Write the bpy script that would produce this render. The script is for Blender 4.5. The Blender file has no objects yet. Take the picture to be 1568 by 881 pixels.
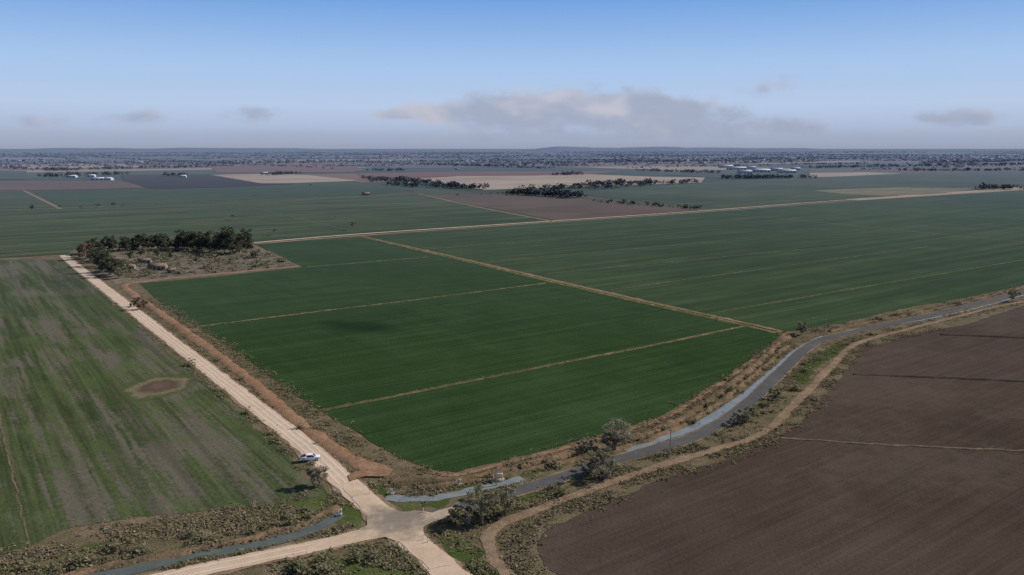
import bpy, math, random
import numpy as np
from mathutils import Vector, noise
random.seed(7); rng=np.random.default_rng(7)
R=math.radians
H=80.0; FPX=1220.0; PITCH=math.atan(213.5/FPX); SP=math.sin(PITCH); CP=math.cos(PITCH)
def G(u,v):
    """survey point -> ground coordinates in metres"""
    a=(u-784)/FPX; b=(v-440.5)/FPX
    t=H/(b*CP+SP)
    return (a*t, t*(CP-b*SP))
def GL(l): return [G(u,v) for u,v in l]
scene=bpy.context.scene
scene.view_settings.view_transform='Standard'; scene.view_settings.look='None'; scene.view_settings.exposure=0
AX=(.811,.585); AY=(-.585,.811); ROT=math.atan2(.585,.811)

# ---------------------------------------------------------------- nodes
def setin(nt,sock,val):
    if isinstance(val,bpy.types.NodeSocket): nt.links.new(val,sock)
    else: sock.default_value=val
def M(nt,op,a,b=None,clamp=False):
    n=nt.nodes.new('ShaderNodeMath'); n.operation=op; n.use_clamp=clamp
    setin(nt,n.inputs[0],a)
    if b is not None: setin(nt,n.inputs[1],b)
    return n.outputs[0]
def MIX(nt,f,a,b,mode='MIX'):
    n=nt.nodes.new('ShaderNodeMix'); n.data_type='RGBA'; n.blend_type=mode
    def c(x): return (*x,1) if isinstance(x,tuple) and len(x)==3 else x
    setin(nt,n.inputs[0],f); setin(nt,n.inputs[6],c(a)); setin(nt,n.inputs[7],c(b))
    return n.outputs[2]
def RAMP(nt,f,stops,interp='LINEAR'):
    n=nt.nodes.new('ShaderNodeValToRGB'); cr=n.color_ramp; cr.interpolation=interp
    while len(cr.elements)<len(stops): cr.elements.new(0.5)
    for e,(p,c) in zip(cr.elements,stops): e.position=p; e.color=(*c,1)
    nt.links.new(f,n.inputs[0]); return n.outputs[0]
def MAPR(nt,f,a,b,c=0.,d=1.,smooth=True):
    n=nt.nodes.new('ShaderNodeMapRange'); n.interpolation_type='SMOOTHSTEP' if smooth else 'LINEAR'
    nt.links.new(f,n.inputs[0])
    for i,x in zip((1,2,3,4),(a,b,c,d)): n.inputs[i].default_value=x
    return n.outputs[0]
def POS(nt):
    g=nt.nodes.new('ShaderNodeNewGeometry'); return g.outputs['Position']
def FARM(nt,sx=1,sy=1):
    m=nt.nodes.new('ShaderNodeVectorRotate'); m.rotation_type='Z_AXIS'
    nt.links.new(POS(nt),m.inputs['Vector']); m.inputs['Angle'].default_value=-ROT
    v=nt.nodes.new('ShaderNodeVectorMath'); v.operation='MULTIPLY'
    nt.links.new(m.outputs[0],v.inputs[0]); v.inputs[1].default_value=(sx,sy,0)
    return v.outputs[0]
def NOISE(nt,vec,scale,detail=6,rough=.6,dist=0.):
    n=nt.nodes.new('ShaderNodeTexNoise'); nt.links.new(vec,n.inputs['Vector'])
    n.inputs['Scale'].default_value=scale; n.inputs['Detail'].default_value=detail
    n.inputs['Roughness'].default_value=rough; n.inputs['Distortion'].default_value=dist
    return n.outputs[0]
def ELL(nt,cx,cy,rx,ry,rot=0.):
    """normalised elliptical distance on the ground from a surveyed centre"""
    vr=nt.nodes.new('ShaderNodeVectorMath'); vr.operation='SUBTRACT'; nt.links.new(POS(nt),vr.inputs[0]); vr.inputs[1].default_value=(cx,cy,0)
    r=nt.nodes.new('ShaderNodeVectorRotate'); r.rotation_type='Z_AXIS'; nt.links.new(vr.outputs[0],r.inputs['Vector']); r.inputs['Angle'].default_value=rot
    s=nt.nodes.new('ShaderNodeVectorMath'); s.operation='MULTIPLY'; nt.links.new(r.outputs[0],s.inputs[0]); s.inputs[1].default_value=(1/rx,1/ry,0)
    l=nt.nodes.new('ShaderNodeVectorMath'); l.operation='LENGTH'; nt.links.new(s.outputs[0],l.inputs[0]); return l.outputs['Value']
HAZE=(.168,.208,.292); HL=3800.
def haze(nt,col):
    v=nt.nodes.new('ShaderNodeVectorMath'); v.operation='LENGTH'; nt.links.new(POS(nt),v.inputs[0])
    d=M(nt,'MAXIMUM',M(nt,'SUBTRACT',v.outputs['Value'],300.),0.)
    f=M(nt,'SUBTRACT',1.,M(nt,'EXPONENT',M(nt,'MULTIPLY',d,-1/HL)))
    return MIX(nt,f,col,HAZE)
def newmat(name):
    m=bpy.data.materials.new(name); m.use_nodes=True; nt=m.node_tree
    b=nt.nodes['Principled BSDF']; b.inputs['Roughness'].default_value=1.
    b.inputs['Specular IOR Level'].default_value=0.
    return m,nt,b
def finish(nt,b,col,bumpsrc=None,bs=.5,bd=.2):
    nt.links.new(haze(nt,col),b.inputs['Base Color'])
    if bumpsrc is not None:
        n=nt.nodes.new('ShaderNodeBump'); n.inputs['Strength'].default_value=bs; n.inputs['Distance'].default_value=bd
        nt.links.new(bumpsrc,n.inputs['Height']); nt.links.new(n.outputs[0],b.inputs['Normal'])
def soil(name,stops,big=.01,wb=.5,streak=None,mid=.08,wm=.3,fine=1.2,wf=.2,bump=.4,spec=0.,rough=1.,extra=None,gain=3.2,bd=.25):
    m,nt,b=newmat(name); p=POS(nt)
    f=M(nt,'MULTIPLY',NOISE(nt,p,big,3),wb)
    f=M(nt,'ADD',f,M(nt,'MULTIPLY',NOISE(nt,p,mid,4,.65),wm))
    fn=NOISE(nt,p,fine,3,.7)
    f=M(nt,'ADD',f,M(nt,'MULTIPLY',fn,wf))
    if streak:
        for (sx,sy,w) in streak:
            f=M(nt,'ADD',f,M(nt,'MULTIPLY',M(nt,'SUBTRACT',NOISE(nt,FARM(nt,sx,sy),1.,3,.6),.5),w))
    tot=wb+wm+wf
    f=M(nt,'ADD',M(nt,'MULTIPLY',M(nt,'SUBTRACT',f,.5*tot),gain/tot),.5,clamp=True)
    c=RAMP(nt,f,stops)
    if extra: c=extra(nt,c)
    finish(nt,b,c,fn,bump,bd)
    b.inputs['Specular IOR Level'].default_value=spec; b.inputs['Roughness'].default_value=rough
    return m

MT={}
def crop_cloud_shadow(nt,c):
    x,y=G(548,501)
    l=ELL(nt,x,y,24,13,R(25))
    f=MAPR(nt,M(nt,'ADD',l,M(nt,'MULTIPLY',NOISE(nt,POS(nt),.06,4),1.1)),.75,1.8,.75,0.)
    return MIX(nt,f,c,(.011,.022,.011))  # cloud shadow painted into the crop colour as a dark ragged ellipse
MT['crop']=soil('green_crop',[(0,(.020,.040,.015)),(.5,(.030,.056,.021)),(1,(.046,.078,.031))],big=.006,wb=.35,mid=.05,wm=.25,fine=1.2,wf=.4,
    streak=[(.004,.25,.36),(.2,.004,.16),(.02,.9,.45)],bump=.7,extra=crop_cloud_shadow)
MT['crop2']=soil('green_crop_right',[(0,(.025,.045,.019)),(.5,(.038,.062,.026)),(1,(.058,.086,.039))],big=.003,wb=.35,mid=.03,wm=.25,fine=1.,wf=.3,
    streak=[(.003,.09,.6),(.02,.6,.4)],bump=.5)
MT['crop3']=soil('green_crop_far',[(0,(.028,.044,.019)),(.5,(.045,.068,.028)),(1,(.085,.096,.040))],big=.003,wb=.4,mid=.02,wm=.25,fine=.6,wf=.2,
    streak=[(.003,.06,.7),(.003,.3,.6)],bump=.3)
px_,py_=G(242,592)
def leftextra(nt,c):
    n1=NOISE(nt,FARM(nt,.10,.008),1.,4,.65); n2=NOISE(nt,POS(nt),.018,4,.6)
    n3=NOISE(nt,FARM(nt,.5,.012),1.,3,.65); n4=NOISE(nt,POS(nt),.6,4,.8)
    s=M(nt,'ADD',M(nt,'ADD',M(nt,'MULTIPLY',n1,1.2),M(nt,'MULTIPLY',n2,.8)),M(nt,'ADD',M(nt,'MULTIPLY',n3,.6),M(nt,'MULTIPLY',n4,.5)))
    f=MAPR(nt,s,1.50,1.70)
    c=MIX(nt,M(nt,'MULTIPLY',f,.95),c,MIX(nt,n4,(.070,.062,.047),(.18,.158,.124)))
    f2=MAPR(nt,M(nt,'ADD',NOISE(nt,POS(nt),.03,4,.6),M(nt,'MULTIPLY',n4,.3)),.70,.86)
    c=MIX(nt,M(nt,'MULTIPLY',f2,.6),c,(.068,.105,.030))
    f3=MAPR(nt,NOISE(nt,FARM(nt,.16,.003),1.,2,.5),.53,.62)
    c=MIX(nt,M(nt,'MULTIPLY',f3,.35),c,(.032,.040,.022))
    l=M(nt,'ADD',ELL(nt,px_,py_,9.5,12),M(nt,'MULTIPLY',M(nt,'SUBTRACT',NOISE(nt,POS(nt),.16,4,.65),.5),1.1))
    pc=RAMP(nt,M(nt,'MULTIPLY',l,.6),[(0,(.15,.105,.078)),(.28,(.10,.070,.050)),(.40,(.15,.12,.08)),(.52,(.22,.18,.115)),(.60,(.10,.11,.05)),(.7,(.06,.085,.03))])
    pc=MIX(nt,M(nt,'MULTIPLY',n4,.55),pc,(.07,.058,.04))
    return MIX(nt,MAPR(nt,l,1.0,1.4,1.,0.),c,pc)
MT['leftcrop']=soil('patchy_pasture',[(0,(.038,.050,.023)),(.5,(.062,.080,.034)),(1,(.096,.112,.052))],big=.012,wb=.3,mid=.12,wm=.3,fine=.9,wf=.45,
    streak=[(.3,.01,.6),(1.0,.02,.5)],bump=.8,extra=leftextra)
def ploughextra(nt,c):
    f=MAPR(nt,M(nt,'ADD',NOISE(nt,POS(nt),.012,5,.6),M(nt,'MULTIPLY',NOISE(nt,POS(nt),.15,4,.7),.4)),.68,.85)
    return MIX(nt,M(nt,'MULTIPLY',f,.5),c,(.105,.083,.066))
MT['plough']=soil('ploughed_soil',[(0,(.049,.035,.027)),(.5,(.071,.051,.040)),(1,(.098,.073,.058))],big=.008,wb=.5,mid=.05,wm=.3,fine=1.2,wf=.3,
    streak=[(.012,.35,.34),(.03,1.6,.35)],bump=.8,gain=3.,extra=ploughextra)
MT['ploughfar']=soil('bare_soil_far',[(0,(.075,.052,.036)),(.5,(.108,.075,.052)),(1,(.14,.10,.07))],big=.004,wb=.6,mid=.02,wm=.2,fine=.3,wf=.2,streak=[(.004,.08,.5)],bump=.1)
MT['dark']=soil('dark_soil_far',[(0,(.014,.008,.005)),(1,(.035,.022,.014))],big=.004,bump=.1)
MT['purple']=soil('brown_soil_far',[(0,(.09,.055,.04)),(1,(.15,.095,.065))],big=.004,bump=.1,streak=[(.004,.05,.5)])
MT['pale']=soil('pale_stubble',[(0,(.29,.21,.145)),(.5,(.39,.30,.21)),(1,(.49,.39,.28))],big=.004,streak=[(.004,.05,.9)],bump=.1)
MT['red']=soil('red_soil_far',[(0,(.13,.055,.030)),(1,(.21,.09,.05))],big=.004,bump=.1)
MT['yellow']=soil('yellow_stubble',[(0,(.09,.11,.05)),(.5,(.18,.155,.08)),(1,(.26,.21,.12))],big=.01,bump=.1,streak=[(.006,.05,.6)])
MT['verge']=soil('weedy_verge',[(0,(.044,.046,.022)),(.25,(.085,.078,.040)),(.5,(.135,.108,.066)),(.75,(.19,.142,.092)),(1,(.30,.215,.14))],
    big=.05,wb=.25,mid=.25,wm=.45,fine=1.6,wf=.4,bump=.9,gain=2.8)
MT['gravel']=soil('pale_gravel',[(0,(.42,.30,.21)),(.5,(.53,.40,.295)),(1,(.64,.51,.39))],big=.03,wb=.3,mid=.3,wm=.35,fine=2,wf=.35,bump=.35,gain=2.6)
MT['wheel']=soil('wheel_track_gravel',[(0,(.50,.385,.285)),(.5,(.61,.485,.37)),(1,(.70,.58,.46))],big=.03,wb=.3,mid=.3,wm=.35,fine=2,wf=.35,bump=.25,gain=2.6)
MT['orange']=soil('orange_dirt',[(0,(.115,.074,.045)),(.5,(.24,.142,.087)),(1,(.36,.235,.155))],big=.05,wb=.3,mid=.3,wm=.4,fine=1.5,wf=.4,bump=.8,gain=3.)
MT['bankmix']=soil('weedy_bank_soil',[(0,(.055,.056,.030)),(.3,(.10,.083,.048)),(.55,(.17,.118,.073)),(.8,(.23,.15,.095)),(1,(.31,.215,.145))],big=.08,wb=.3,mid=.35,wm=.45,fine=1.5,wf=.4,bump=.9,gain=3.4)
MT['tantrack']=soil('tan_dirt',[(0,(.10,.073,.047)),(.5,(.22,.155,.102)),(1,(.35,.255,.175))],big=.05,wb=.3,mid=.3,wm=.4,fine=1.5,wf=.4,bump=.7,gain=3.)
MT['divider']=soil('divider_bank_soil',[(0,(.040,.058,.022)),(.45,(.10,.090,.042)),(.7,(.20,.145,.085)),(1,(.34,.25,.165))],big=.03,wb=.3,mid=.3,wm=.5,fine=1.5,wf=.4,bump=.6)
MT['median']=soil('median_bank_soil',[(0,(.06,.075,.025)),(.45,(.15,.135,.055)),(.7,(.25,.20,.10)),(1,(.36,.28,.18))],big=.02,wb=.3,mid=.2,wm=.5,fine=1.5,wf=.4,bump=.6)
MT['asphalt']=soil('worn_asphalt',[(0,(.070,.068,.068)),(.5,(.098,.095,.094)),(1,(.145,.138,.133))],big=.04,wb=.3,mid=.3,wm=.3,fine=2,wf=.3,bump=.15,spec=0.,rough=1.,gain=2.4)
jx,jy=G(608,797)
def junc(nt,c):
    f=M(nt,'ADD',M(nt,'MULTIPLY',ELL(nt,jx,jy,16,9,0),1.),M(nt,'MULTIPLY',M(nt,'SUBTRACT',NOISE(nt,POS(nt),.25,5,.65),.5),2.))
    return MIX(nt,MAPR(nt,f,.1,1.2,.8,0.),c,(.15,.132,.112))
MT['junction']=soil('dusty_junction',[(0,(.38,.275,.19)),(.5,(.52,.395,.285)),(1,(.63,.51,.385))],big=.06,wb=.4,mid=.3,wm=.4,fine=1.5,wf=.3,bump=.2,gain=2.6,extra=junc)
MT['grass']=soil('green_grass',[(0,(.036,.048,.016)),(.5,(.068,.090,.028)),(1,(.13,.13,.058))],big=.06,mid=.3,bump=.9)
MT['copse']=soil('copse_floor',[(0,(.06,.06,.034)),(.4,(.125,.107,.072)),(.7,(.19,.155,.112)),(1,(.31,.25,.185))],big=.03,wb=.3,mid=.12,wm=.5,fine=.7,wf=.35,bump=.7)
def watermat(name,col,rough=.25,sp=.3):
    m,nt,b=newmat(name); n=NOISE(nt,POS(nt),.25,4,.6)
    c=RAMP(nt,n,[(.3,col),(.7,tuple(x*1.5 for x in col))])
    finish(nt,b,c,NOISE(nt,POS(nt),2.,3),.1,.05); b.inputs['Roughness'].default_value=rough; b.inputs['Specular IOR Level'].default_value=sp
    return m
MT['water']=watermat('canal_water',(.080,.088,.072),.22,.35); MT['water2']=watermat('silty_canal_water',(.155,.165,.155),.25,.35)
def base_ground():
    m,nt,b=newmat('farmland_plain')
    v=nt.nodes.new('ShaderNodeTexVoronoi'); v.distance='CHEBYCHEV'; v.feature='F1'
    nt.links.new(FARM(nt,.0009,.0015),v.inputs['Vector']); v.inputs['Scale'].default_value=1.; v.inputs['Randomness'].default_value=.85
    s=nt.nodes.new('ShaderNodeSeparateColor'); nt.links.new(v.outputs['Color'],s.inputs[0])
    c=RAMP(nt,s.outputs[0],[(0,(.025,.050,.020)),(.25,(.055,.075,.032)),(.42,(.13,.085,.05)),(.58,(.035,.028,.02)),(.70,(.24,.12,.065)),(.82,(.10,.095,.05)),(.89,(.45,.34,.22))],'CONSTANT')
    n=NOISE(nt,FARM(nt,.003,.02),1.,4,.6)
    c=MIX(nt,M(nt,'MULTIPLY',n,.3),c,(.05,.055,.035))
    finish(nt,b,c); return m
MT['plain']=base_ground()
def leafmat(name,stops,tr=.3):
    m,nt,b=newmat(name)
    g=nt.nodes.new('ShaderNodeNewGeometry')
    n=NOISE(nt,POS(nt),.45,2)
    f=M(nt,'ADD',M(nt,'MULTIPLY',g.outputs['Random Per Island'],.6),M(nt,'MULTIPLY',n,.45),clamp=True)
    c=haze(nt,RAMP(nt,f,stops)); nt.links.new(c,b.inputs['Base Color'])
    if tr:
        t=nt.nodes.new('ShaderNodeBsdfTranslucent'); nt.links.new(c,t.inputs[0])
        mx=nt.nodes.new('ShaderNodeMixShader'); mx.inputs[0].default_value=tr
        nt.links.new(b.outputs[0],mx.inputs[1]); nt.links.new(t.outputs[0],mx.inputs[2])
        nt.links.new(mx.outputs[0],nt.nodes['Material Output'].inputs['Surface'])
    return m
MT['leaf_gum']=leafmat('gum_leaves',[(0,(.12,.118,.062)),(.5,(.26,.24,.14)),(1,(.46,.41,.27))],.38)
MT['leaf_grey']=leafmat('grey_gum_leaves',[(0,(.18,.16,.11)),(.5,(.34,.30,.21)),(1,(.52,.46,.34))],.38)
MT['leaf_dark']=leafmat('dark_leaves',[(0,(.036,.045,.022)),(.5,(.085,.090,.048)),(1,(.17,.165,.09))])
MT['leaf_rust']=leafmat('rusty_leaves',[(0,(.10,.070,.040)),(.5,(.21,.145,.085)),(1,(.33,.24,.15))])
MT['leaf_far']=leafmat('far_leaves',[(0,(.012,.018,.009)),(.5,(.026,.034,.017)),(1,(.055,.060,.034))],0)
MT['dry']=leafmat('dry_weeds',[(0,(.15,.115,.073)),(.5,(.25,.195,.13)),(1,(.39,.315,.22))],.2)
MT['olive']=leafmat('olive_weeds',[(0,(.075,.082,.036)),(.5,(.13,.132,.064)),(1,(.20,.19,.105))],.2)
MT['brownw']=leafmat('brown_weeds',[(0,(.10,.075,.053)),(.5,(.165,.128,.093)),(1,(.25,.20,.15))],.2)
MT['bush']=leafmat('bush_leaves',[(0,(.085,.087,.045)),(.5,(.17,.16,.088)),(1,(.30,.27,.165))],.35)
def flat(name,col,rough=.6,metal=0,var=.15,sc=1.5,spec=.3):
    m,nt,b=newmat(name); n=NOISE(nt,POS(nt),sc,4)
    c=MIX(nt,n,tuple(x*(1-var) for x in col),tuple(min(1,x*(1+var)) for x in col)); finish(nt,b,c)
    b.inputs['Roughness'].default_value=rough; b.inputs['Metallic'].default_value=metal; b.inputs['Specular IOR Level'].default_value=spec
    return m
MT['bark']=flat('bark',(.24,.20,.16),.9,var=.4)
MT['white']=flat('white_sheet_metal',(.78,.78,.78),.5)
MT['roofg']=flat('zinc_roof',(.45,.47,.5),.5)
MT['brick']=flat('tan_brick',(.27,.205,.14),.9,var=.3)
MT['roofr']=flat('rusty_roof',(.20,.14,.10),.9,var=.3,spec=.05)
MT['darkop']=flat('dark_opening',(.02,.02,.022),.5)
MT['carpaint']=flat('white_car_paint',(.80,.80,.81),.25,var=.03,spec=.5)
MT['glass']=flat('tinted_glass',(.015,.018,.022),.08,spec=.6)
MT['tyre']=flat('tyre_rubber',(.02,.02,.02),.85)
MT['chrome']=flat('wheel_alloy',(.5,.5,.52),.35,.8)
MT['redl']=flat('red_lamp',(.4,.02,.02),.3)
MT['lampw']=flat('clear_lamp',(.7,.7,.68),.2)
MT['traydark']=flat('tray_liner',(.04,.045,.055),.7)
MT['timber']=flat('weathered_timber',(.24,.2,.165),.9,var=.3)
MT['post']=flat('white_post_paint',(.75,.75,.73),.6)
MT['concrete']=flat('concrete',(.30,.28,.25),.85,var=.25)
MT['hill']=flat('hill_scrub',(.06,.07,.05),1.,sc=.004,var=.4,spec=0)

# ---------------------------------------------------------------- geometry helpers
def obj(name,me,loc=(0,0,0),rz=0,parent=None,sc=1):
    o=bpy.data.objects.new(name,me); scene.collection.objects.link(o)
    o.location=loc; o.rotation_euler=(0,0,rz)
    if sc!=1: o.scale=(sc,sc,sc) if not isinstance(sc,tuple) else sc
    if parent: o.parent=parent
    return o
def fast_mesh(name,V,F,mats,mi=None,smooth=False):
    V=np.asarray(V,dtype=np.float32); F=np.asarray(F,dtype=np.int32)
    me=bpy.data.meshes.new(name)
    me.vertices.add(len(V)); me.vertices.foreach_set('co',V.ravel())
    me.loops.add(F.size); me.loops.foreach_set('vertex_index',F.ravel())
    me.polygons.add(len(F)); me.polygons.foreach_set('loop_start',np.arange(0,F.size,F.shape[1],dtype=np.int32))
    for m in mats: me.materials.append(m)
    if mi is not None: me.polygons.foreach_set('material_index',np.asarray(mi,dtype=np.int32))
    me.update(calc_edges=True); me.validate()
    if smooth: me.polygons.foreach_set('use_smooth',np.ones(len(F),dtype=bool))
    return me
def jit(p,amp,fr):
    v=noise.noise_vector(Vector((p[0]*fr,p[1]*fr,3.7)))+.5*noise.noise_vector(Vector((p[0]*fr*2.7,p[1]*fr*2.7,9.1)))+.35*noise.noise_vector(Vector((p[0]*fr*7,p[1]*fr*7,1.1)))
    return (p[0]+v.x*amp,p[1]+v.y*amp)
def dens(pts,closed,maxn=160,step=1.5):
    out=[]; n=len(pts)
    for i in range(n if closed else n-1):
        a=pts[i]; b=pts[(i+1)%n]; L=math.dist(a,b); d=.5*(math.hypot(*a)+math.hypot(*b))
        st=max(step,d/250); k=max(1,min(maxn,int(L/st)))
        out+=[(a[0]+(b[0]-a[0])*j/k,a[1]+(b[1]-a[1])*j/k) for j in range(k)]
    if not closed: out.append(pts[-1])
    return out
def catmull(pts,sub=10):
    P=[pts[0]]+list(pts)+[pts[-1]]; out=[]
    for i in range(1,len(P)-2):
        p0,p1,p2,p3=[np.array(q) for q in P[i-1:i+3]]
        for j in range(sub):
            t=j/sub
            q=.5*((2*p1)+(-p0+p2)*t+(2*p0-5*p1+4*p2-p3)*t*t+(-p0+3*p1-3*p2+p3)*t**3)
            out.append((float(q[0]),float(q[1])))
    out.append(tuple(pts[-1])); return out
def sheet(name,pts,mat,z,amp=.5,fr=.15,world=False,smooth=False):
    p=list(pts) if world else GL(pts)
    if smooth: p=catmull(p+[p[0]],8)[:-1]
    p=[jit(q,amp,fr) for q in dens(p,True)]
    me=bpy.data.meshes.new(name); me.from_pydata([(x,y,z) for x,y in p],[],[list(range(len(p)))])
    me.materials.append(MT[mat]); me.update()
    if me.polygons[0].normal.z<0: me.flip_normals()
    return obj(name,me)
def ribbon(name,pts,mat,prof,amp=.3,fr=.2,sub=8,world=False):
    p=list(pts) if world else GL(pts)
    if len(p)>2: p=catmull(p,sub)
    p=dens(p,False); n=len(p); k=len(prof); V=[]
    for i,q in enumerate(p):
        a=p[max(0,i-2)]; b=p[min(n-1,i+2)]; L=math.dist(a,b) or 1
        nx,ny=(b[1]-a[1])/L,-(b[0]-a[0])/L
        for j,(o,z) in enumerate(prof):
            r=(q[0]+nx*o,q[1]+ny*o); r=jit(r,amp,fr)
            zz=z if j in(0,k-1) else z*(1+(noise.noise(Vector((r[0]*.25,r[1]*.25,0)))*.7 if abs(z)>.3 else 0))
            V.append((r[0],r[1],zz))
    F=[(i*k+j,i*k+j+1,(i+1)*k+j+1,(i+1)*k+j) for i in range(n-1) for j in range(k-1)]
    me=fast_mesh(name,V,F,[MT[mat]])
    if me.polygons[0].normal.z<0: me.flip_normals()
    return obj(name,me)
def flatp(w,z): return [(-w/2,z),(-w/6,z+.02),(w/6,z+.02),(w/2,z)]
def bankp(w,h,z=0.): return [(-w/2,z),(-w/5,z+h),(w/5,z+h*.9),(w/2,z)]

# ---------------------------------------------------------------- ground (one sheet to the horizon)
ax=np.concatenate([-np.geomspace(90000,200,26),np.linspace(-150,150,5),np.geomspace(200,90000,26)])
xx,yy=np.meshgrid(ax,ax); n=len(ax)
V=np.stack([xx.ravel(),yy.ravel(),np.full(n*n,-.12)],1)
F=[(i*n+j,i*n+j+1,(i+1)*n+j+1,(i+1)*n+j) for i in range(n-1) for j in range(n-1)]
obj('ground',fast_mesh('ground',V,F,[MT['plain']]))
sheet('verge_ground',[(-420,20),(-700,640),(-300,640),(60,600),(560,640),(900,560),(420,20),(300,-60),(-300,-60)],'verge',-.04,world=True,amp=2)

# ---------------------------------------------------------------- fields
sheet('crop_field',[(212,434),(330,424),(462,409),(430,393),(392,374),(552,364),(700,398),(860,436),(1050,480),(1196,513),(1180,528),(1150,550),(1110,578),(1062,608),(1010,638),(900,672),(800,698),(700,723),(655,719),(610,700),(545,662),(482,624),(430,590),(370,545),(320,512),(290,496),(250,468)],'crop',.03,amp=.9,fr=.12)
sheet('crop_field',[(562,362),(700,353),(1075,325),(1300,308),(1568,291),(1800,276),(2300,262),(2300,380),(1800,398),(1568,437),(1480,456),(1380,473),(1290,495),(1228,505),(1205,508),(1050,473),(860,430),(700,393)],'crop2',.03,amp=1)
sheet('pasture_field',[(-420,400),(96,398),(150,444),(225,510),(300,574),(360,624),(430,690),(478,738),(515,765),(440,775),(330,783),(200,793),(110,808),(40,838),(-40,862),(-300,930),(-1100,930)],'leftcrop',.03,amp=1.6,fr=.1)
sheet('ploughed_field',[(2000,400),(1568,468),(1480,497),(1400,512),(1325,532),(1292,572),(1230,645),(1190,672),(1110,705),(1000,738),(900,786),(845,806),(822,830),(835,865),(880,910),(1000,1010),(2600,1010),(2600,470)],'plough',.03,amp=1.)
far=[('crop_field','crop3',[(-260,405),(100,391),(125,376),(260,372),(390,369),(545,360),(780,344),(850,340),(740,318),(640,299),(545,301),(95,319),(-260,330)]),
('crop_field','crop3',[(-300,296),(38,293),(80,318),(-300,328)]),
('crop_field','crop2',[(50,293),(230,288),(540,277),(590,284),(640,292),(560,299),(95,317)]),
('bare_field','ploughfar',[(645,299),(790,297),(930,308),(1070,321),(960,332),(855,338),(740,317)]),
('crop_field','crop3',[(860,296),(1000,286),(1130,276),(1300,268),(1568,263),(2000,258),(2000,268),(1568,286),(1330,303),(1100,318),(1000,310)]),
('stubble_field','yellow',[(1245,292),(1300,289.5),(1390,287),(1490,289),(1440,297),(1350,300),(1290,297)]),
('stubble_field','pale',[(645,274),(700,270),(820,269),(900,267),(1000,271),(1080,272),(1074,280),(960,284),(860,287),(742,291),(685,283)]),
('bare_field','red',[(545,266),(700,263),(960,262),(900,267),(700,270),(560,274)]),
('bare_field','dark',[(185,268),(330,267),(450,282),(345,287),(235,290),(190,279)]),
('bare_field','purple',[(40,277),(185,277),(225,288),(60,292),(-200,293),(-200,282)]),
('stubble_field','pale',[(322,268),(420,266),(470,268),(548,277),(440,281),(400,281)]),
('stubble_field','pale',[(20,253),(120,251),(200,252),(215,256),(90,258),(-80,257)]),
('bare_field','red',[(320,251),(520,248),(560,260),(540,264),(330,265)]),
('stubble_field','pale',[(1240,265),(1330,264),(1385,266),(1300,270),(1240,272)]),
('crop_field','crop3',[(1080,262),(1240,260),(1235,272),(1120,274),(1020,268)]),
('crop_field','crop2',[(-100,262),(40,262),(40,275),(-200,276)]),
('bare_field','ploughfar',[(560,248),(900,247),(880,256),(600,258)]),
]
for i,(nm,mt,p) in enumerate(far): sheet(nm,p,mt,.08 if i==5 else .05 if i<5 else .12+.02*i,amp=3 if i>3 else 1.5,fr=.02)

# ---------------------------------------------------------------- field dividers, banks and tracks
ribbon('median_bank',[(552,362),(700,396),(855,433),(1000,466),(1120,492),(1196,510)],'median',[(-3.4,.05),(-2,.5),(0,.12),(2,.5),(3.4,.05)],amp=.7)
ribbon('median_track',[(552,362),(700,396),(855,433),(1000,466),(1120,492),(1190,508)],'tantrack',[(-.8,.5),(0,.6),(.8,.5)],amp=.4)
def div(p,w=1.6,mat='divider',h=.25,amp=.45): ribbon('field_divider',p,mat,bankp(w,h,.06),amp=amp)
div([(300,501),(450,482),(640,459),(835,434)],1.4)
div([(482,631),(640,600),(860,556),(1000,529),(1138,500)],1.9)
div([(470,409),(560,402),(655,394)],1.1)
for a,b in [((640,383),(975,357)),((735,401),(1110,369)),((838,419),(1260,379)),((935,444),(1420,378)),((1100,478),(1568,398))]:
    div([a,b],.9,h=.12,amp=.4)
div([(1105,327),(1330,348),(1568,371),(1800,392)],2.2,h=.2)
div([(1195,672),(1350,682),(1568,692),(1800,704)],.6,'tantrack',h=.3); div([(1308,574),(1440,579),(1568,585),(1800,596)],1.6,'plough',h=.5); div([(1440,513),(1568,518),(1800,526)],1.6,'plough',h=.5)
for p in [[(365,313),(450,333),(548,356)],[(0,385),(40,391)],[(-200,362),(130,378)],[(-200,347),(260,352)],[(250,320),(420,342)],[(-60,372),(60,390)],[(120,330),(300,341),(520,331)],[(390,313),(480,306)],[(1340,303),(1568,318),(1800,333)],[(1200,278),(1500,300)]]:
    div(p,1.3,h=.1)
for p in [[(-8,610),(12,700),(46,845)],[(-60,480),(-20,610)]]:
    div(p,.5,'verge',h=.05,amp=.5)
ribbon('dirt_track',[(-300,404),(0,397),(60,393),(105,391)],'orange',flatp(3.5,.08))
ribbon('gravel_road',[(388,372),(545,359),(780,343),(1075,323),(1300,306),(1568,289),(1900,268)],'gravel',flatp(5.,.13),amp=.5)
ribbon('dirt_track',[(388,374),(545,361.5),(780,345),(1075,325),(1300,308),(1568,291)],'tantrack',flatp(7.5,.09),amp=.8)
ribbon('dirt_track',[(-200,329),(95,319),(300,310),(545,301),(640,297),(760,296)],'tantrack',flatp(5,.14),amp=.6)
ribbon('dirt_track',[(36,292),(60,304),(92,320)],'tantrack',flatp(6,.16),amp=.6)
ribbon('dirt_track',[(640,297),(730,317),(850,340)],'tantrack',flatp(5,.16),amp=.6)
ribbon('dirt_track',[(-100,276),(60,276),(180,277)],'tantrack',flatp(9,.4),amp=.6)
ribbon('dirt_track',[(1075,322),(1000,312),(930,306),(860,297)],'tantrack',flatp(4,.14),amp=.6)
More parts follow.
